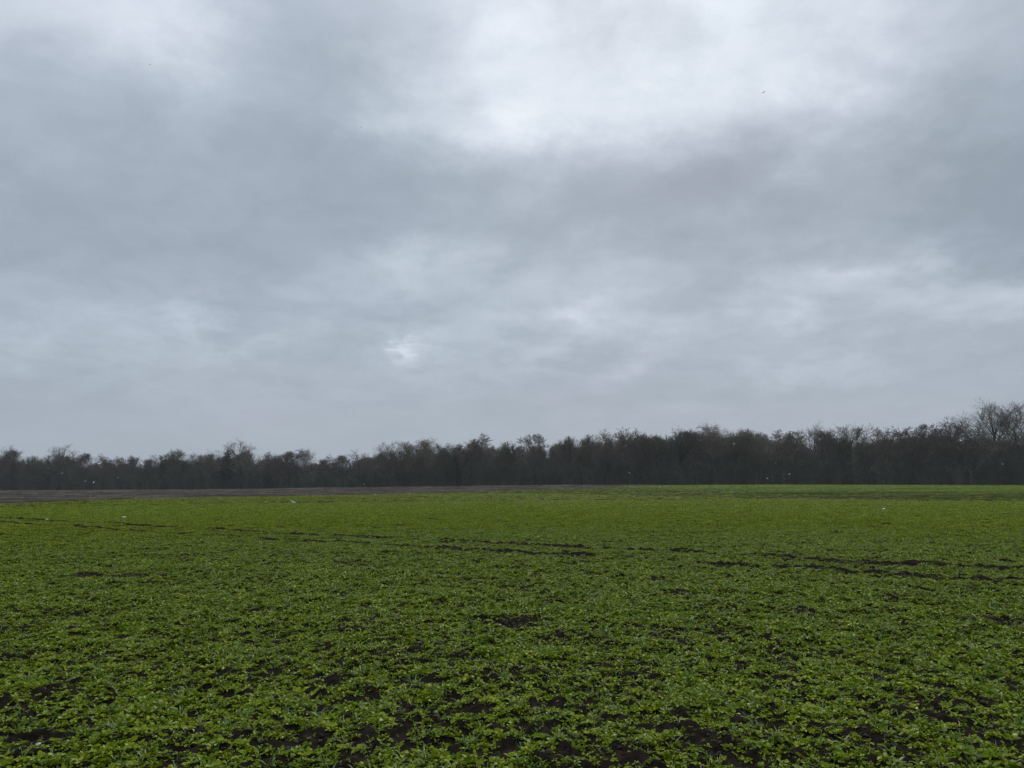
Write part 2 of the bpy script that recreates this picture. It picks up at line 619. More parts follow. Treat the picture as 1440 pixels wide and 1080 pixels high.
def build_crop():
    src = [rosette(random.randint(7, 11), random.uniform(.028, .047)).mesh('crop_plant', M_CROP, True) for _ in range(7)]
    src += [rosette(5, .026).mesh('crop_seedling', M_CROP, True) for _ in range(2)]
    src += [grass_tuft(7, .075).mesh('grass_blades', M_GRASS, True) for _ in range(3)]
    X, Y = sector(2.6, 30, 980)
    b = bareness(X, Y)
    crop, thin, plough, beyond = regions(X, Y)
    keep = RNG.random(len(X)) < (1 - b * .93) * (1 - beyond) * (1 - sstep(19, 30, np.hypot(X, Y)))
    X, Y, b = X[keep], Y[keep], b[keep]
    n = len(X)
    vig = .70 + .75 * fbm(X, Y, .8, 3, 201)
    s = vig * (.6 + .75 * RNG.random(n) ** 1.5) * (1 - .45 * b)
    vid = RNG.integers(0, 7, n)
    u = RNG.random(n)
    vid = np.where(u < .13, RNG.integers(7, 9, n), vid)
    vid = np.where(u > .93, RNG.integers(9, 12, n), vid)
    P = np.c_[X, Y, height(X, Y) - .004]
    rot = np.c_[RNG.normal(0, .16, n), RNG.normal(0, .16, n), RNG.random(n) * 6.283]
    scatter('crop_leaves', src, P, rot, np.repeat(s[:, None], 3, 1), vid,
            'low leafy green crop plants crowding the near field soil', 'crop')
    # further off, whole clumps
    src = [clump(10, .14, .048).mesh('crop_clump', M_CROPFAR, True) for _ in range(5)]
    X1, Y1 = sector(18, 60, 90, .70)
    X2, Y2 = sector(60, 120, 9, .70)
    X3, Y3 = sector(110, 215, 2.6, .70)
    X, Y = np.r_[X1, X2, X3], np.r_[Y1, Y2, Y3]
    r = np.hypot(X, Y)
    b = bareness(X, Y)
    crop, thin, plough, beyond = regions(X, Y)
    far_ok = (r < edge_y(np.arctan2(X, Y)) / np.cos(np.arctan2(X, Y)) - 2)
    st = fbm(X * .15, Y, 1.6, 3, 222)
    dens = (1 - b) * (1 - beyond) + beyond * (1 - plough) * (1 - .80 * thin) * sstep(.35, .55, st)
    dens = dens * sstep(18, 29, r)
    keep = (RNG.random(len(X)) < dens) & far_ok
    X, Y, r = X[keep], Y[keep], r[keep]
    n = len(X)
    wide = np.interp(r, [20, 30, 60, 120, 220], [.8, 1.0, 1.8, 3.0, 4.5])
    h = (1 - .5 * b[keep]) * (.75 + .55 * RNG.random(n)) * (.75 + .5 * fbm(X, Y, 1.0, 2, 223))
    P = np.c_[X, Y, height(X, Y) - .006]
    rot = np.c_[np.zeros(n), np.zeros(n), RNG.random(n) * 6.283]
    sc = np.c_[wide * (.8 + .4 * RNG.random(n)), wide * (.8 + .4 * RNG.random(n)), h * np.interp(r, [20, 60, 220], [1, 1.05, 1.2])]
    scatter('crop_cover', src, P, rot, sc, RNG.integers(0, 5, n), 'even green crop spreading over the middle and far field', 'crop')


def lump(seed, sub=2):
    import bmesh
    rnd = random.Random(seed)
    bm = bmesh.new()
    bmesh.ops.create_icosphere(bm, subdivisions=sub, radius=1)
    ks = [(rvec(1).normalized(), rnd.uniform(.2, .5)) for _ in range(9)]
    for v in bm.verts:
        d = v.co.normalized()
        s = 1.0
        for a, k in ks:
            s -= k * max(0, d.dot(a) - .55)
        s += rnd.uniform(-.07, .07)
        v.co = Vector((d.x * s, d.y * s, d.z * s * .72))
    return bm


def build_clods():
    src = []
    for k in range(5):
        bm = lump(40 + k)
        me = bpy.data.meshes.new('clod')
        bm.to_mesh(me)
        bm.free()
        me.materials.append(M_CLOD)
        src.append(me)
    X, Y = sector(2.6, 22, 150)
    b = bareness(X, Y)
    keep = RNG.random(len(X)) < .04 + .75 * b
    X, Y = X[keep], Y[keep]
    n = len(X)
    s = .005 + .019 * RNG.random(n) ** 3
    P = np.c_[X, Y, height(X, Y) + s * .25]
    rot = RNG.random((n, 3)) * np.array([.6, .6, 6.28])
    scatter('soil_clods', src, P, rot, np.repeat(s[:, None], 3, 1), RNG.integers(0, 5, n), 'small dark crumbs of soil in the bare gaps of the crop', 'soil')
    # dead leaves and straw bits between the plants
    src = []
    for k in range(3):
        mb = MB()
        blade(mb, (0, 0, .006), 0, .15, .034, .008, .5, 4, .1)
        src.append(mb.mesh('dead_leaf', M_LITTER, True))
    for k in range(2):
        mb = MB()
        blade(mb, (0, 0, .01), 0, .25, .09, .002, .6, 4, 0)
        src.append(mb.mesh('straw', M_STRAW, True))
    X, Y = sector(2.6, 16, 9)
    n = len(X)
    P = np.c_[X, Y, height(X, Y) + .012 + .03 * RNG.random(n)]
    rot = np.c_[RNG.normal(0, .5, n), RNG.normal(0, .5, n), RNG.random(n) * 6.28]
    s = .6 + .7 * RNG.random(n)
    scatter('plant_litter', src, P, rot, np.repeat(s[:, None], 3, 1), RNG.integers(0, 5, n), 'withered leaves and straw bits lying among the crop', 'litter')


def build_stubble():
    src = [grass_tuft(16, .30).mesh('dry_tuft', M_STRAW) for _ in range(4)]
    X, Y = sector(55, 245, 2.0, .68)
    r, az = np.hypot(X, Y), np.arctan2(X, Y)
    crop, thin, plough, beyond = regions(X, Y)
    D = edge_y(az) / np.cos(az)
    s, n_, L = seg_dist(X, Y, (-80, 120), (80, 100))
    st = fbm(s * .1, n_, 2.2, 3, 301)
    verge = sstep(D - 9, D - 5, r) * (1 - sstep(px_az(840), px_az(960), az))
    keep = (RNG.random(len(X)) < np.maximum(plough * sstep(.5, .62, st) * .5, verge)) & (r < D - 1)
    X, Y, r, az = X[keep], Y[keep], r[keep], az[keep]
    n = len(X)
    P = np.c_[X, Y, height(X, Y)]
    w = 1.5 + 2.5 * RNG.random(n)
    D = edge_y(az) / np.cos(az)
    h = np.where(r > D - 9, 1.3, .55) * (.6 + .8 * RNG.random(n))
    rot = np.c_[np.zeros(n), np.zeros(n), RNG.random(n) * 6.28]
    scatter('dry_grass', src, P, rot, np.c_[w, w, h], RNG.integers(0, 4, n), 'dry straw coloured grass along the ploughed field and its far verge', 'grass')


# ------------------------------------------------------------------ trees
def make_tree(kind, seed):
    """returns (trunk mesh, crown mesh); nominal height about 15 m"""
    random.seed(seed)
    T, C = MB(), MB()
    K = dict(
        spreading=dict(H=11.0, first=.22, limbs=17, ang=(.40, .90), upt=.05, lratio=.66, n2=9, n3=5, n4=6, tw=.8, r=.36),
        slender=dict(H=13.5, first=.18, limbs=24, ang=(.35, .80), upt=.22, lratio=.30, n2=7, n3=6, n4=9, tw=1.0, r=.19),
        alder=dict(H=13.0, first=.28, limbs=18, ang=(.55, 1.1), upt=.13, lratio=.34, n2=8, n3=6, n4=9, tw=.7, r=.22),
        birch=dict(H=14.0, first=.30, limbs=18, ang=(.35, .7), upt=.06, lratio=.30, n2=8, n3=7, n4=9, tw=.9, r=.17),
        ivied=dict(H=12.5, first=.15, limbs=18, ang=(.5, 1.0), upt=.12, lratio=.36, n2=8, n3=6, n4=7, tw=.7, r=.25),
        bushy=dict(H=10.5, first=.10, limbs=26, ang=(.35, .90), upt=.20, lratio=.42, n2=8, n3=5, n4=8, tw=1.0, r=.22),
    )[kind]
    ends = []

    def branch(p, d, ln, r, lvl, mb, sides, segs, wob, upt):
        pts, rads = [p.copy()], [r]
        for i in range(segs):
            d = (d + rvec(wob) + Vector((0, 0, upt))).normalized()
            p = p + d * (ln / segs)
            pts.append(p.copy())
            rads.append(max(r * (1 - .8 * (i + 1) / segs), .008))
        mb.tube(pts, rads, sides)
        return pts, rads

    def at(pts, t):
        f = t * (len(pts) - 1)
        i = min(int(f), len(pts) - 2)
        q = pts[i].lerp(pts[i + 1], f - i)
        return q, (pts[i + 1] - pts[i]).normalized()

    def side(d, ang, az=None):
        a = rvec(1) if az is None else Vector((math.cos(az), math.sin(az), 0))
        a = (a - d * a.dot(d)).normalized()
        return (d * math.cos(ang) + a * math.sin(ang)).normalized()

    H = K['H']
    tp, tr = branch(Vector((0, 0, -.3)), Vector((0, 0, 1)), H, K['r'], 0, T, 7, 9, .05, .04)
    up = K['upt']
    droop = kind == 'birch'
    for i in range(K['limbs']):
        t = K['first'] + (1 - K['first']) * (i + random.random() * .8) / K['limbs']
        t = min(t, .99)
        p, d = at(tp, t)
        hfac = 1 - .55 * (t - K['first']) / (1 - K['first'])
        u = (t - K['first']) / (1 - K['first'])
        ang = random.uniform(*K['ang'])
        if kind == 'spreading':           # a dome: low boughs reach out, high ones fan upwards
            ang = 1.10 - .72 * u + random.uniform(-.12, .12)
            hfac = 1.0 - .42 * u
        if kind in ('alder', 'bushy'):
            hfac = .98 - .22 * u
        if kind in ('slender', 'birch', 'ivied'):
            hfac = .45 + .8 * math.sin(math.pi * min(1, (t - K['first']) / (1 - K['first']) * .75 + .2))
        ln = H * K['lratio'] * hfac * random.uniform(.75, 1.2)
        dd = side(d, ang, i * 2.4 + random.uniform(-.4, .4))
        lp, lr = branch(p, dd, ln, max(tr[0] * (1 - .75 * t) * .5, .03), 1, T, 5, 6, .07 if kind == 'spreading' else .10, up)
        if kind in ('slender', 'bushy', 'spreading'):     # long straight whips standing up from the bough ends
            for j in range(7):
                p2, d2 = at(lp, random.uniform(.55, .99))
                dd2 = (d2 * .6 + Vector((0, 0, .9)) + rvec(.25)).normalized()
                C.spike(p2, p2 + dd2 * random.uniform(1.1, 2.6), .013)
        for j in range(K['n2']):
            t2 = .22 + .78 * (j + random.random()) / K['n2']
            p2, d2 = at(lp, min(t2, .98))
            l2 = (ln * random.uniform(.28, .5) * (1.15 - .5 * t2) + .5) * (.8 if kind == 'spreading' else 1)
            bp, br = branch(p2, side(d2, random.uniform(.4, .95)), l2, .03, 2, C, 3, 4, .16, up * .8)
            for k in range(K['n3']):
                t3 = .25 + .75 * (k + random.random()) / K['n3']
                p3, d3 = at(bp, min(t3, .98))
                l3 = l2 * random.uniform(.3, .55) + .35
                cp, cr = branch(p3, side(d3, random.uniform(.4, .9)), l3, .016, 3, C, 3, 2, .2, up * .6 - (.25 if droop else 0))
                for q in range(K['n4']):
                    p4, d4 = at(cp, random.uniform(.2, 1))
                    d4 = side(d4, random.uniform(.3, .8))
                    if droop:
                        d4 = (d4 + Vector((0, 0, -.7))).normalized()
                    else:
                        d4 = (d4 + Vector((0, 0, .55 if kind in ('slender', 'bushy') else .3))).normalized()
                    C.spike(p4, p4 + d4 * K['tw'] * random.uniform(.5, 1.1), .0085 if kind == 'spreading' else .0105)
                    if kind == 'alder' and random.random() < .5:      # catkins and cones
                        e = p4 + d4 * K['tw'] * .6
                        C.spike(e, e + Vector((random.uniform(-.04, .04), random.uniform(-.04, .04), -.22)), .05)
        if kind in ('ivied',):
            for q in range(150):
                p5, d5 = at(lp, random.uniform(0, .8))
                p5 = p5 + rvec(.30)
                C.leaf(p5, rvec(1).normalized(), Vector((0, 0, 1)), random.uniform(.12, .26), random.uniform(.05, .11))
    if kind == 'ivied':
        for q in range(2600):
            p5, d5 = at(tp, random.uniform(.05, .93))
            a = random.uniform(0, 6.28)
            rr = abs(random.gauss(.35, .22))
            C.leaf(p5 + Vector((rr * math.cos(a), rr * math.sin(a), random.gauss(0, .2))), rvec(1).normalized(), Vector((0, 0, 1)), random.uniform(.14, .28), random.uniform(.06, .12))
    tm = {'birch': M_BARKP}.get(kind, M_BARK)
    cm = {'alder': M_TWIGR, 'birch': M_TWIGR, 'bushy': M_TWIGO, 'ivied': M_IVY, 'slender': M_TWIG}.get(kind, M_TWIG)
    top = max(v[2] for v in C.v + T.v)
    xs = sorted(v[0] for v in C.v)
    wid = xs[int(len(xs) * .98)] - xs[int(len(xs) * .02)]
    return T.mesh('trunk', tm, True), C.mesh('crown', cm), top, wid


def make_conifer(seed):
    random.seed(seed)
    T, C = MB(), MB()
    H = 13.0
    T.tube([Vector((0, 0, -.3 + (H + .3) * i / 8)) + rvec(.03) for i in range(9)], [.2 * (1 - i / 8.6) for i in range(9)], 6)
    for i in range(150):
        t = .25 + .75 * random.random()
        z = H * t
        ln = (1 - t) ** .7 * 2.6 * random.uniform(.6, 1.15) + .25
        a = random.uniform(0, 6.28)
        d = Vector((math.cos(a), math.sin(a), random.uniform(-.15, .35))).normalized()
        p = Vector((0, 0, z))
        C.tube([p, p + d * ln * .6, p + d * ln + Vector((0, 0, .1))], [.03, .02, .008], 3)
        for q in range(int(34 * ln)):
            s = random.uniform(.15, 1)
            C.spike(p + d * ln * s + rvec(.05), p + d * ln * s + d * .15 + rvec(.22), .045)
    top = max(v[2] for v in C.v + T.v)
    return T.mesh('trunk', M_BARK, True), C.mesh('crown', M_CONIFER), top, 4.0


def make_shrub(seed, h=5.0):
    random.seed(seed)
    C = MB()
    for i in range(16):
        a = random.uniform(0, 6.28)
        d = Vector((math.cos(a) * random.uniform(.05, .6), math.sin(a) * random.uniform(.05, .6), 1)).normalized()
        p = Vector((random.gauss(0, .5), random.gauss(0, .5), -.1))
        ln = h * random.uniform(.55, 1)
        pts = [p.copy()]
        for k in range(5):
            d = (d + rvec(.12)).normalized()
            p = p + d * ln / 5
            pts.append(p.copy())
        C.tube(pts, [.045, .04, .033, .026, .018, .008], 4)
        for j in range(16):
            f = random.uniform(.12, .98) * 5
            k = min(int(f), 4)
            q = pts[k].lerp(pts[k + 1], f - k)
            e = (rvec(1) + Vector((0, 0, .6))).normalized()
            l = random.uniform(.6, 1.3)
            C.tube([q, q + e * l * .5 + rvec(.05), q + e * l + rvec(.1)], [.015, .012, .006], 3)
            for w in range(10):
                s = q + e * l * random.uniform(.15, 1)
                C.spike(s, s + (rvec(.8) + e).normalized() * random.uniform(.25, .7), .012)
            for w in range(2):
                s = q + e * l * random.uniform(.3, 1) + rvec(.1)
                C.leaf(s, rvec(1).normalized(), Vector((0, 0, 1)), random.uniform(.1, .2), random.uniform(.04, .08))
    return C.mesh('shrub', M_SHRUB)


# skyline of the wood: (x, y of the top) in the photograph's pixels
SKY = np.array([(-80, 628), (0, 630), (20, 628), (40, 638), (60, 634), (90, 627), (112, 631), (127, 644), (145, 638), (165, 641), (200, 642), (225, 635), (247, 629),
                (258, 630), (275, 636), (300, 634), (318, 632), (345, 617), (360, 622), (375, 636), (395, 634), (420, 639), (432, 630), (447, 642), (465, 638),
                (480, 643), (490, 637), (505, 632), (530, 626), (548, 621), (565, 622), (580, 618), (600, 613), (620, 620), (640, 622), (660, 617), (682, 609),
                (695, 618), (715, 618), (730, 622), (752, 609), (770, 616), (790, 612), (815, 608), (830, 614), (853, 603), (870, 607), (883, 599), (900, 605),
                (925, 606), (955, 597), (975, 600), (1003, 593), (1020, 601), (1035, 601), (1065, 600), (1090, 602), (1120, 605), (1142, 592), (1158, 598),
                (1185, 594), (1200, 600), (1210, 610), (1225, 602), (1245, 597), (1265, 600), (1285, 596), (1310, 593), (1335, 586), (1350, 594), (1365, 583),
                (1380, 572), (1405, 558), (1425, 562), (1440, 554), (1520, 556)], float)


def stand(x, depth):
    """point of the land in the column x of the photograph, depth metres behind the edge of the wood"""
    az = px_az(x)
    Y = float(edge_y(az)) + depth
    X = Y * math.tan(az)
    return X, Y, float(terrain(X, Y))


def top_height(x, y, X, Y, z):
    d = sight(x, y)
    return EYE + d.z / math.hypot(d.x, d.y) * math.hypot(X, Y) - z


# every tree that stands out on the edge and skyline: x, y of its top, width in pixels, kind, label
TREES = [
    (-8, 626, 44, 'spreading', 'bare round-topped tree cut by the left frame edge above the ploughed field'),
    (22, 628, 34, 'slender', 'thin pale bare tree second in from the left frame edge'),
    (48, 637, 36, 'bushy', 'low olive-brown tree just left of the feathery broad tree at the wood\'s left end'),
    (70, 635, 34, 'ivied', 'ivy-dark tree under the left shoulder of the feathery broad tree'),
    (92, 625.5, 56, 'spreading', 'broad feathery bare tree, tallest at the left end of the wood'),
    (117, 634, 32, 'slender', 'bare twiggy tree on the right shoulder of the feathery broad tree'),
    (146, 637, 36, 'alder', 'round brown tree right of the first notch in the left skyline'),
    (168, 640, 34, 'alder', 'dense low rounded tree beside the round brown tree after the left notch'),
    (186, 639, 28, 'slender', 'slim dark tree closing the low rounded clump on the left'),
    (207, 642, 30, 'slender', 'lowest thin-topped tree with sky showing in it, left of the humped oak'),
    (231, 634, 34, 'ivied', 'ivied tree forming the left side of the humped oak-like crown'),
    (250, 628.5, 40, 'bushy', 'humped oak-like olive tree with two knobs on top'),
    (274, 635, 30, 'ivied', 'dark ivied tree on the right flank of the humped olive tree'),
    (296, 635, 32, 'slender', 'open thin-twigged tree with bright sky gaps left of the small conifer'),
    (321, 632, 15, 'conifer', 'small near-black conifer beside the big fan-shaped bare tree'),
    (345, 616, 84, 'spreading', 'big fan-shaped bare tree rising clear of the left skyline'),
    (376, 634, 30, 'alder', 'brown tree tucked against the right side of the fan-shaped tree'),
    (395, 633, 26, 'slender', 'narrow tree with a pale straight stem right of the fan-shaped tree'),
    (407, 633, 26, 'alder', 'knobbly arched tree next to the narrow pale-stemmed tree'),
    (431, 628.5, 28, 'birch', 'pointed purplish birch standing above the low middle-left skyline'),
    (452, 642, 28, 'slender', 'short dark tree in the dip right of the pointed purplish birch'),
    (466, 638, 26, 'alder', 'small dome-headed tree in the lowest dip of the skyline'),
    (486, 637, 28, 'slender', 'thin tree with a bright sky hole right of the small dome-headed tree'),
    (505, 632, 36, 'spreading', 'gnarled bare oak with bent limbs spread like an open hand'),
    (528, 627, 34, 'spreading', 'fine-twigged bare tree between the gnarled oak and the tall vase-shaped one'),
    (549, 620, 36, 'spreading', 'vase-shaped bare tree with sky between its upright limbs'),
    (582, 617, 34, 'bushy', 'broom-topped olive tree at the foot of the rising skyline'),
    (600, 611.5, 22, 'birch', 'two-spired purplish birch poking above the broom-topped tree'),
    (620, 619, 32, 'bushy', 'feathery olive tree just right of the two-spired birch'),
    (645, 621, 32, 'ivied', 'level-topped dark tree between the feathery olive tree and the pyramid-topped one'),
    (664, 616, 28, 'alder', 'spiky brown tree on the left shoulder of the pyramid-topped tree'),
    (682, 608, 34, 'alder', 'pyramid-topped reddish tree, highest left of the photo\'s middle'),
    (712, 617, 38, 'bushy', 'even olive-brown crown right of the pyramid-topped reddish tree'),
    (752, 608.5, 32, 'alder', 'dark pointed clump with a knob, first peak right of the photo\'s middle'),
    (788, 611, 34, 'slender', 'vertical-twigged pale tree between the knobbed peak and the broom-shaped olive one'),
    (817, 607, 36, 'bushy', 'broom-shaped olive tree with upright twigs left of the twin alders'),
    (852, 602.5, 34, 'alder', 'left of two brown alder heads near the middle right'),
    (883, 598.5, 32, 'alder', 'right and taller of two brown alder heads near the middle right'),
    (903, 605, 26, 'slender', 'thin tree behind the shoulder of the taller alder head'),
    (928, 606, 34, 'bushy', 'low flat olive tree between the alder heads and the dark humped tree'),
    (955, 596.5, 38, 'ivied', 'dark humped tree left of the pinkish birch'),
    (975, 600, 26, 'slender', 'narrow spiky tree between the dark hump and the pinkish birch'),
    (1003, 592.5, 36, 'birch', 'pinkish drooping birch with pale limbs, rounded above its neighbours'),
    (1034, 600, 36, 'bushy', 'pale brush-like tree right of the pinkish birch'),
    (1065, 599, 36, 'slender', 'brush-topped grey tree in the level stretch right of the pinkish birch'),
    (1092, 602, 34, 'alder', 'flat dark-topped alder left of the tall fan of bare twigs'),
    (1117, 604, 30, 'alder', 'alder with level layered boughs touching the tall fan of bare twigs'),
    (1143, 591, 46, 'spreading', 'tall fan of fine bare twigs beside the olive evergreen-looking tree'),
    (1168, 598, 26, 'slender', 'thin tree wedged between the bare fan and the leafy olive tree'),
    (1188, 594, 46, 'ivied', 'leafy olive-dark broad tree sloping down to the deep notch'),
    (1228, 603, 34, 'alder', 'lacy brown tree on the right bank of the deep notch'),
    (1247, 596.5, 40, 'alder', 'domed lacy alder, first high crown right of the deep notch'),
    (1277, 598, 36, 'alder', 'red-brown alder full of cones beside the domed lacy alder'),
    (1300, 594, 36, 'alder', 'red-brown alder with sky holes, second of the cone-laden pair'),
    (1333, 585.5, 46, 'alder', 'flat-crowned dark alder with bent boughs left of the giant bare trees'),
    (1360, 582, 60, 'spreading', 'reddish bare tree leaning against the left side of the giant bare tree'),
    (1383, 571, 50, 'spreading', 'bare tree filling the shoulder just left of the giant bare tree'),
    (1426, 564, 64, 'spreading', 'thinner bare tree between the giant bare tree and the one cut by the frame'),
    (1405, 556.5, 96, 'spreading', 'giant bare tree with fanned limbs, the tallest whole tree in the wood'),
    (1446, 551, 92, 'spreading', 'giant bare tree cut off by the right frame edge'),
]


def build_wood():
    lib = {}
    for kind, n in (('spreading', 4), ('slender', 3), ('alder', 4), ('birch', 2), ('ivied', 3), ('bushy', 3)):
        lib[kind] = [make_tree(kind, 100 * n + 13 * i + len(kind)) for i in range(n)]
    lib['conifer'] = [make_conifer(5)]
    random.seed(99)
    used = {}
    for (x, y, w, kind, label) in TREES:
        depth = random.uniform(.3, 3)
        if y < 575:
            depth = 4
        X, Y, z = stand(x, depth)
        h = top_height(x, y - (4 if kind == 'spreading' else 0), X, Y, z)
        used[kind] = used.get(kind, -1) + 1
        tm, cm, top, wid = lib[kind][used[kind] % len(lib[kind])]
        root = bpy.data.objects.new({'conifer': 'conifer_tree', 'birch': 'birch_tree', 'alder': 'alder_tree', 'ivied': 'ivy_clad_tree'}.get(kind, 'bare_tree'), None)
        COL.objects.link(root)
        root.location = (X, Y, z)
        sz = h / top
        wm = w / F * math.hypot(X, Y) * 1.4
        sx = max(min(wm / wid, sz * 1.5), sz * .62)
        root.scale = (sx, sx, sz)
        root.rotation_euler = (0, 0, random.uniform(0, 6.28))
        tag(root, label, 'tree', 'trees standing out along the woodland edge')
        link('trunk', tm, root)
        link('crown', cm, root)
    # the close mass of the wood behind them
    src, dims = [], []
    for kind in ('slender', 'bushy', 'alder', 'ivied', 'slender', 'bushy'):
        for (tm, cm, top, wid) in lib[kind][:3]:
            me = bpy.data.meshes.new('wood_tree')
            nv = len(tm.vertices)
            v = [tuple(q.co) for q in tm.vertices] + [tuple(q.co) for q in cm.vertices]
            f = [tuple(p.vertices) for p in tm.polygons] + [tuple(i + nv for i in p.vertices) for p in cm.polygons]
            me.from_pydata(v, [], f)
            me.materials.append(cm.materials[0])
            src.append(me)
            dims.append((top, wid))
    P, rot, scl, vid = [], [], [], []
    for i in range(640):
        x = random.uniform(-170, 1610)
        depth = 4 + 34 * random.random() ** 1.2
        X, Y, z = stand(x, depth)
        ys = np.interp([x - 12, x, x + 12], SKY[:, 0], SKY[:, 1]).max()
        h = top_height(x, ys + random.uniform(*((5, 15) if x < 560 else (3, 15) if x < 1090 else (10, 30))), X, Y, z)
        if x > 1340:
            h = min(h, top_height(x, 610 + random.uniform(0, 25), X, Y, z))
        k = random.randrange(len(src))
        top, wid = dims[k]
        s = h / top
        sx = s * random.uniform(.75, 1.1)
        P.append((X, Y, z))
        rot.append((0, 0, random.uniform(0, 6.28)))
        scl.append((sx, sx, s))
        vid.append(k)
    scatter('woodland', src, np.array(P), np.array(rot), np.array(scl), np.array(vid), 'dark close mass of leafless trees filling the wood', 'wood')
    # thicket along its foot and under the trees
    src = [make_shrub(900 + k) for k in range(6)]
    P, rot, scl, vid = [], [], [], []
    for i in range(2200):
        x = random.uniform(-170, 1610)
        depth = .6 + 24 * random.random() ** 1.6
        X, Y, z = stand(x, depth)
        ys = np.interp(x, SKY[:, 0], SKY[:, 1])
        hh = min(top_height(x, ys, X, Y, z), 15)
        s = hh / 5.0 * random.uniform(.35, .72) * (1 if depth > 2 else .75)
        P.append((X, Y, z))
        rot.append((0, 0, random.uniform(0, 6.28)))
        scl.append((s * .8, s * .8, s))
        vid.append(random.randrange(6))
    scatter('undergrowth', src, np.array(P), np.array(rot), np.array(scl), np.array(vid), 'dark leafless thicket along the foot of the wood', 'undergrowth')


# ------------------------------------------------------------------ birds
def bird_mesh(name, wing_up, fold, m):
    """one continuous body: a gull 0.4 m long with its wings at the given beat"""
    import bmesh
    bm = bmesh.new()
    prof = [(-.20, .012, .004), (-.15, .035, .012), (-.10, .034, .030), (-.02, .052, .050), (.06, .052, .050), (.11, .036, .036), (.145, .030, .031), (.175, .020, .020), (.20, .006, .006), (.225, .003, .003)]
    rings = []
    for (y, rx, rz) in prof:
        rings.append([bm.verts.new((rx * math.cos(a), y, rz * math.sin(a) + (.02 if y > .1 else 0))) for a in [2 * math.pi * k / 10 for k in range(10)]])
    for a, b in zip(rings, rings[1:]):
        for k in range(10):
            bm.faces.new((a[k], a[(k + 1) % 10], b[(k + 1) % 10], b[k]))
    bm.faces.new(rings[0][::-1])
    bm.faces.new(rings[-1])
    for s in (-1, 1):
        pts = [(0, .03, .065, -.075, .02), (.16 * (1 - fold * .4), .06 + fold * .03, .075, -.06, .016), (.33 * (1 - fold * .5), .02 - fold * .05, .045, -.055, .012), (.48 * (1 - fold * .5), -.06 - fold * .08, .0, -.02, .006)]
        sec = []
        for i, (x, y, fy, by, th) in enumerate(pts):
            u = wing_up
            z = .02 + (math.sin(u) * x if i < 2 else math.sin(u) * pts[1][0] + math.sin(u - .55) * (x - pts[1][0]))
            xx = s * math.cos(u) * x
            sec.append([bm.verts.new((xx, y + fy, z)), bm.verts.new((xx, y, z + th)), bm.verts.new((xx, y + by, z)), bm.verts.new((xx, y, z - th))])
        for a, b in zip(sec, sec[1:]):
            for k in range(4):
                bm.faces.new((a[k], a[(k + 1) % 4], b[(k + 1) % 4], b[k]))
        bm.faces.new(sec[0])
        bm.faces.new(sec[-1][::-1])
    bmesh.ops.recalc_face_normals(bm, faces=bm.faces)
    me = bpy.data.meshes.new(name)
    bm.to_mesh(me)
    bm.free()
    tmp = bpy.data.objects.new('tmp', me)
    COL.objects.link(tmp)
    md = tmp.modifiers.new('r', 'REMESH')
    md.mode = 'VOXEL'
    md.voxel_size = .0075
    dg = bpy.context.evaluated_depsgraph_get()
    out = bpy.data.meshes.new_from_object(tmp.evaluated_get(dg))
    out.name = name
    bpy.data.objects.remove(tmp)
    out.materials.clear()
    out.materials.append(m)
    out.polygons.foreach_set('use_smooth', [True] * len(out.polygons))
    return out


def standing_bird(m):
    import bmesh
    bm = bmesh.new()
    prof = [(-.21, .10, .008, .004), (-.14, .125, .025, .018), (-.06, .15, .05, .05), (.03, .17, .055, .06), (.08, .20, .042, .045), (.10, .245, .030, .032), (.12, .275, .031, .032), (.15, .28, .014, .014), (.185, .272, .004, .004)]
    rings = []
    for (y, z, rx, rz) in prof:
        rings.append([bm.verts.new((rx * math.cos(a), y, z + rz * math.sin(a))) for a in [2 * math.pi * k / 10 for k in range(10)]])
    for a, b in zip(rings, rings[1:]):
        for k in range(10):
            bm.faces.new((a[k], a[(k + 1) % 10], b[(k + 1) % 10], b[k]))
    bm.faces.new(rings[0][::-1])
    bm.faces.new(rings[-1])
    for s in (-1, 1):
        leg = [(s * .02, .0, .13), (s * .022, .005, .0), (s * .022, .04, 0)]
        sec = []
        for (x, y, z) in leg:
            sec.append([bm.verts.new((x + dx, y + dy, z)) for dx, dy in ((.008, 0), (0, .008), (-.008, 0), (0, -.008))])
        for a, b in zip(sec, sec[1:]):
            for k in range(4):
                bm.faces.new((a[k], a[(k + 1) % 4], b[(k + 1) % 4], b[k]))
        bm.faces.new(sec[0])
        bm.faces.new(sec[-1][::-1])
    bmesh.ops.recalc_face_normals(bm, faces=bm.faces)
    me = bpy.data.meshes.new('gull')
    bm.to_mesh(me)
    bm.free()
    me.materials.append(m)
    return me


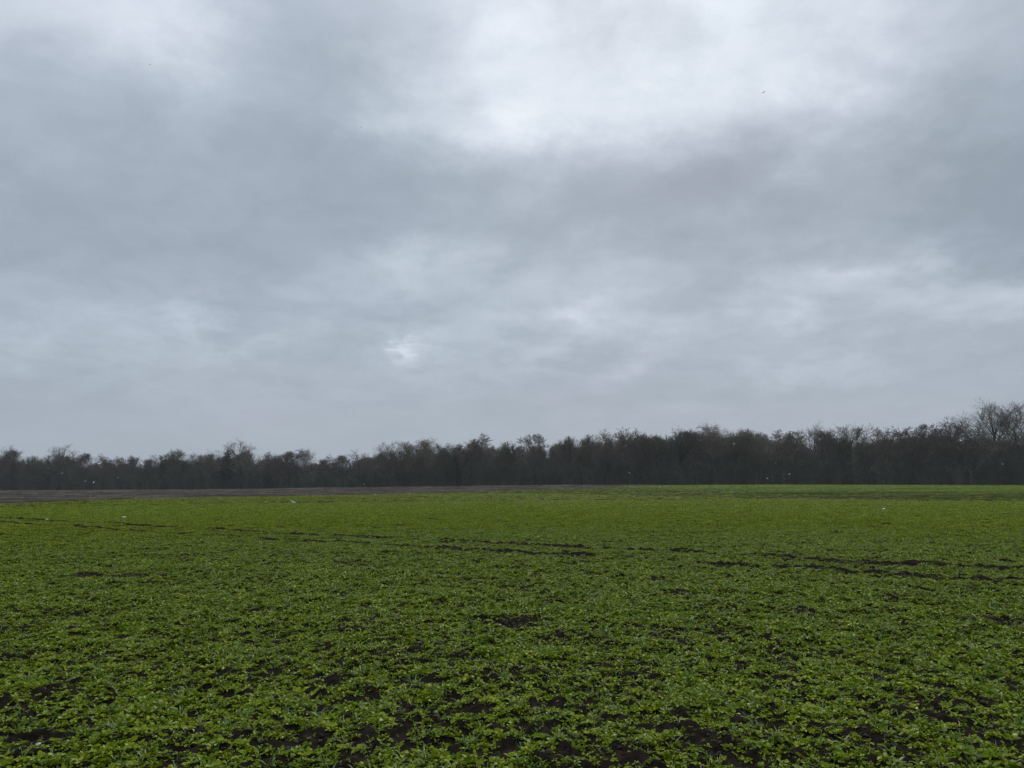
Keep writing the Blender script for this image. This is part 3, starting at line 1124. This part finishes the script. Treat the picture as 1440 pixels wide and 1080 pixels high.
GULLS = [
    (87, 666, 190, 2, 'white gull flying before the trees under the feathery broad tree'),
    (120, 677, 170, 0, 'left of two white gulls flying side by side low at the wood'),
    (132, 678, 175, 1, 'right of two white gulls flying side by side low at the wood'),
    (166, 671.5, 215, 3, 'faint pale gull just right of the low flying pair'),
    (357, 668, 200, 2, 'white gull crossing the trunk of the fan-shaped bare tree'),
    (512, 682, 150, 4, 'white gull with raised wings skimming the ploughed field\'s far edge'),
    (548, 644.5, 170, 2, 'white gull before the stem of the vase-shaped bare tree'),
    (880, 627, 165, 0, 'white gull high before the wood under the twin alder heads'),
    (885, 664.5, 190, 3, 'small white gull low before the wood below the twin alder heads'),
    (1032, 624.5, 135, 4, 'brightest white gull, wings swept up, right of the pinkish birch'),
    (1091, 651, 160, 2, 'round white fleck of a gull left of the gliding one before the dark wood'),
    (1110, 666.5, 165, 1, 'gliding gull seen as a thin pale dash against the dark wood'),
    (1079, 672.5, 150, 1, 'pale gull gliding flat just above the field at the wood\'s foot'),
    (1236, 665, 200, 3, 'faint small gull below the domed lacy alder'),
    (1410, 653, 160, 2, 'white gull before the foot of the giant bare tree'),
]
FAR_BIRDS = [(1074, 130, 105, 'largest dark bird speck, high against the brightest cloud'),
             (211, 91, 112, 'dark bird speck in the upper left cloud'),
             (508, 179, 118, 'tiny dark bird speck left of the bright cloud bank')]


def build_birds():
    white = plain('gull_white', (.62, .63, .64), .6, .08, 6)
    dark = plain('bird_dark', (.045, .045, .048), .6, .2, 6)  # one dark grey over the whole of each distant sky bird
    kinds = [bird_mesh('gull', u, f, white) for u, f in ((.5, 0), (.08, 0), (.9, .5), (-.25, .3), (1.0, .1))]
    for (x, y, dist, k, label) in GULLS:
        d = sight(x, y)
        o = link('gull', kinds[k])
        o.location = Vector((0, 0, EYE)) + d * dist
        o.rotation_euler = (random.uniform(-.2, .3), random.uniform(-.4, .4), random.uniform(0, 6.28))
        o.scale = (1.0,) * 3
        tag(o, label, 'bird', 'gulls flying before the wood')
    dk = bird_mesh('dark_bird', .35, .25, dark)
    for (x, y, dist, label) in FAR_BIRDS:
        o = link('dark_bird', dk)
        o.location = Vector((0, 0, EYE)) + sight(x, y) * dist
        o.rotation_euler = (0, .3, random.uniform(0, 6.28))
        o.scale = ((.75 if dist < 110 else .45),) * 3
        tag(o, label, 'bird', 'dark birds high in the sky')
    gx, gy = ground_at(412, 711)
    o = link('gull', standing_bird(white))
    o.location = (gx, gy, float(height(gx, gy)) + .05)
    o.rotation_euler = (0, 0, 1.9)
    tag(o, 'white gull standing on the green crop near its far left edge', 'bird')


STONES = [(174, 729, .075, 'brightest white stone in the crop below the left wood'), (66, 732, .05, 'small white stone left of the brightest white one, by the wheel track'),
          (1243, 716.5, .055, 'pale stone far off in the crop on the right'), (54, 1046, .014, 'bluish white flint on bare soil at the lower left corner'),
          (527, 696, .08, 'pale stone on the line where crop meets ploughed field')]


def build_stones():
    for k, (x, y, r, label) in enumerate(STONES):
        bm = lump(70 + k, 3)
        me = bpy.data.meshes.new('stone')
        bm.to_mesh(me)
        bm.free()
        me.materials.append(M_STONE)
        me.polygons.foreach_set('use_smooth', [True] * len(me.polygons))
        o = link('stone', me)
        gx, gy = ground_at(x, y)
        o.location = (gx, gy, float(height(gx, gy)) + r * .55 + (.03 if gy > 10 else 0))
        o.scale = (r * 1.3, r, r)
        o.rotation_euler = (0, 0, k * 1.3)
        tag(o, label, 'stone', 'pale stones in the crop')


# ------------------------------------------------------------------ sky and light
SUN_EL, SUN_AZ = R(42), R(12)          # behind the brightest cloud, ahead and above


def build_sky():
    w = bpy.data.worlds.new('World')
    scene.world = w
    w.use_nodes = True
    nt = w.node_tree
    N, L = nt.nodes, nt.links
    N.clear()
    out = N.new('ShaderNodeOutputWorld')
    sky = N.new('ShaderNodeTexSky')
    sky.sky_type = 'NISHITA'
    sky.sun_disc = False
    sky.sun_elevation = SUN_EL
    sky.sun_rotation = SUN_AZ
    sky.dust_density = 2.0
    b1 = N.new('ShaderNodeBackground')
    b1.inputs['Strength'].default_value = .08
    L.new(sky.outputs[0], b1.inputs['Color'])

    def val(v):
        return v

    def m(op, a, b=None, c=None, clamp=False):
        n = N.new('ShaderNodeMath')
        n.operation = op
        n.use_clamp = clamp
        for k, v in enumerate((a, b, c)):
            if v is None:
                continue
            if isinstance(v, (int, float)):
                n.inputs[k].default_value = v
            else:
                L.new(v, n.inputs[k])
        return n.outputs[0]

    gen = N.new('ShaderNodeTexCoord').outputs['Generated']
    nrm = N.new('ShaderNodeVectorMath')
    nrm.operation = 'NORMALIZE'
    L.new(gen, nrm.inputs[0])
    sp = N.new('ShaderNodeSeparateXYZ')
    L.new(nrm.outputs[0], sp.inputs[0])
    dx, dy, dz = sp.outputs
    zc = m('MAXIMUM', dz, 0.0)
    inv = m('DIVIDE', 1.0, m('ADD', zc, .26))
    cb = N.new('ShaderNodeCombineXYZ')          # where the line of sight meets the cloud deck
    L.new(m('MULTIPLY', dx, inv), cb.inputs[0])
    L.new(m('MULTIPLY', dy, inv), cb.inputs[1])
    deck = cb.outputs[0]

    def nz(scale, detail, rough, off, dist=0.0):
        mp = N.new('ShaderNodeMapping')
        mp.inputs['Location'].default_value = (off, off * .7, off * .3)
        L.new(deck, mp.inputs[0])
        n = N.new('ShaderNodeTexNoise')
        n.inputs['Scale'].default_value = scale
        n.inputs['Detail'].default_value = detail
        n.inputs['Roughness'].default_value = rough
        n.inputs['Distortion'].default_value = dist
        L.new(mp.outputs[0], n.inputs['Vector'])
        return n.outputs['Fac']
    n_big = nz(1.15, 5, .5, 3.1, .5)
    n_mid = nz(3.0, 6, .55, 9.7, .6)
    n_fine = nz(8.0, 6, .6, 21.3, .5)
    az0 = m('ARCTAN2', dx, dy)
    el0 = m('ARCSINE', dz)
    wa = m('SUBTRACT', nz(2.6, 6, .6, 41.0), .5)
    we = m('SUBTRACT', nz(2.6, 6, .6, 57.0), .5)
    az = m('MULTIPLY_ADD', wa, .42, az0)
    el = m('MULTIPLY_ADD', we, .26, el0)

    def blob(x, y, sx, sy, amp, az=az, el=el):
        d = sight(x, y)
        a, e = math.atan2(d.x, d.y), math.asin(d.z)
        u = m('DIVIDE', m('SUBTRACT', az, a), sx / F)
        v = m('DIVIDE', m('SUBTRACT', el, e), sy / F)
        q = m('ADD', m('MULTIPLY', u, u), m('MULTIPLY', v, v))
        if sx > 100 and amp > .2:           # the wide breaks have a firmer edge
            q = m('POWER', q, 1.1)
        return m('MULTIPLY', m('EXPONENT', m('MULTIPLY', q, -1.0)), amp)
    BL = [(585, 90, 130, 110, .12), (560, 20, 120, 70, .08), (640, 190, 90, 50, .10), (40, 10, 230, 75, .26), (230, 30, 100, 55, .14), (705, 50, 150, 160, .27), (850, 100, 190, 95, .22), (1040, 110, 200, 80, .22), (1180, 60, 220, 110, .17),
          (690, 165, 60, 60, .14), (520, 140, 70, 28, .14), (1000, 285, 380, 60, -.17), (1440, 220, 110, 150, -.22), (470, 250, 230, 80, -.12), (180, 330, 220, 110, -.07),
          (610, 380, 110, 36, .14), (840, 420, 110, 60, .12), (800, 455, 110, 30, .12), (610, 478, 110, 26, .12), (1190, 402, 100, 34, .20),
          (1375, 385, 75, 40, .15), (1165, 520, 110, 26, .14), (150, 490, 170, 22, .10), (280, 462, 90, 16, .10), (430, 30, 110, 60, -.06), (930, 560, 300, 40, -.06)]
    waf = m('MULTIPLY_ADD', m('SUBTRACT', nz(9, 5, .6, 71.0), .5), .10, az0)
    wef = m('MULTIPLY_ADD', m('SUBTRACT', nz(9, 5, .6, 77.0), .5), .07, el0)
    t = blob(566, 493, 15, 11, .24, waf, wef)
    t = m('ADD', t, blob(598, 487, 34, 9, .10, waf, wef))
    t = m('ADD', t, blob(580, 508, 20, 9, .08, waf, wef))
    t = m('ADD', t, blob(575, 497, 60, 26, .08, az0, el0))
    for b in BL:
        t = m('ADD', t, blob(*b))
    t = m('MULTIPLY', t, m('MULTIPLY_ADD', n_mid, 1.2, .62))
    base = m('ADD', t, .295)
    base = m('ADD', base, m('MULTIPLY', m('SUBTRACT', n_big, .5), .38))
    base = m('ADD', base, m('MULTIPLY', m('SUBTRACT', n_mid, .5), .42))
    base = m('ADD', base, m('MULTIPLY', m('SUBTRACT', n_fine, .5), .30))
    # the deck thins and brightens overhead
    hi = N.new('ShaderNodeMapRange')
    hi.inputs['From Min'].default_value, hi.inputs['From Max'].default_value = .52, .95
    hi.inputs['To Min'].default_value, hi.inputs['To Max'].default_value = 0, .45
    L.new(dz, hi.inputs['Value'])
    base = m('ADD', base, hi.outputs[0])
    # and evens out towards the horizon
    lo = N.new('ShaderNodeMapRange')
    lo.inputs['From Min'].default_value, lo.inputs['From Max'].default_value = .02, .16
    L.new(dz, lo.inputs['Value'])
    fl = N.new('ShaderNodeMix')
    L.new(lo.outputs[0], fl.inputs[0])
    fl.inputs[2].default_value = .26
    L.new(base, fl.inputs[3])
    rp = ramp(N, [(0.0, (.290, .345, .405)), (.22, (.370, .430, .500)), (.5, (.510, .575, .655)), (.78, (.700, .770, .845)), (1.0, (.84, .895, .95))])
    L.new(fl.outputs[0], rp.inputs[0])
    tint = mixc(N, L, nz(1.3, 3, .5, 66.0), (.955, 1.0, 1.01), (1.03, .985, 1.015))
    mul = N.new('ShaderNodeMix')
    mul.data_type = 'RGBA'
    mul.blend_type = 'MULTIPLY'
    mul.inputs[0].default_value = 1
    L.new(rp.outputs[0], mul.inputs[6])
    L.new(tint, mul.inputs[7])
    b2 = N.new('ShaderNodeBackground')
    # brighter overhead than the display white: keeps the light of an overcast sky
    up = N.new('ShaderNodeMapRange')
    up.inputs['From Min'].default_value, up.inputs['From Max'].default_value = .50, 1.0
    up.inputs['To Min'].default_value, up.inputs['To Max'].default_value = 1.0, 1.7
    L.new(dz, up.inputs['Value'])
    L.new(up.outputs[0], b2.inputs['Strength'])
    L.new(mul.outputs[2], b2.inputs['Color'])
    mx = N.new('ShaderNodeMixShader')
    mx.inputs[0].default_value = .93
    L.new(b1.outputs[0], mx.inputs[1])
    L.new(b2.outputs[0], mx.inputs[2])
    L.new(mx.outputs[0], out.inputs['Surface'])

    sd = bpy.data.lights.new('sun', 'SUN')
    sd.energy = 1.2
    sd.angle = R(25)
    sd.color = (1.0, .96, .90)
    so = bpy.data.objects.new('sun', sd)
    COL.objects.link(so)
    d = Vector((math.sin(SUN_AZ) * math.cos(SUN_EL), math.cos(SUN_AZ) * math.cos(SUN_EL), math.sin(SUN_EL)))
    so.rotation_euler = d.to_track_quat('Z', 'Y').to_euler()


def build_haze(density):
    import bmesh
    bm = bmesh.new()
    bmesh.ops.create_cube(bm, size=1)
    me = bpy.data.meshes.new('haze')
    bm.to_mesh(me)
    bm.free()
    m = bpy.data.materials.new('haze')
    m.use_nodes = True
    N, L = m.node_tree.nodes, m.node_tree.links
    N.clear()
    o = N.new('ShaderNodeOutputMaterial')
    v = N.new('ShaderNodeVolumePrincipled')
    v.inputs['Color'].default_value = (.93, .96, 1.0, 1)
    v.inputs['Density'].default_value = density
    L.new(v.outputs[0], o.inputs['Volume'])
    me.materials.append(m)
    ob = link('haze', me)
    ob.location = (0, 0, 30)
    ob.scale = (1900, 1900, 66)
    tag(ob, 'thin grey-blue damp air over the whole field and wood', 'haze', kind='stuff')


build_ground()
build_crop()
build_clods()
build_stubble()
build_wood()
build_birds()
build_stones()
build_sky()
build_haze(2.2e-4)

scene.view_settings.view_transform = 'Standard'
scene.view_settings.look = 'None'
scene.view_settings.exposure = 0
scene.view_settings.gamma = 1
scene.render.engine = 'CYCLES'
scene.cycles.max_bounces = 6
scene.cycles.use_denoising = True
scene.cycles.denoiser = 'OPENIMAGEDENOISE'
scene.cycles.denoising_input_passes = 'RGB_ALBEDO_NORMAL'
scene.cycles.denoising_prefilter = 'NONE'
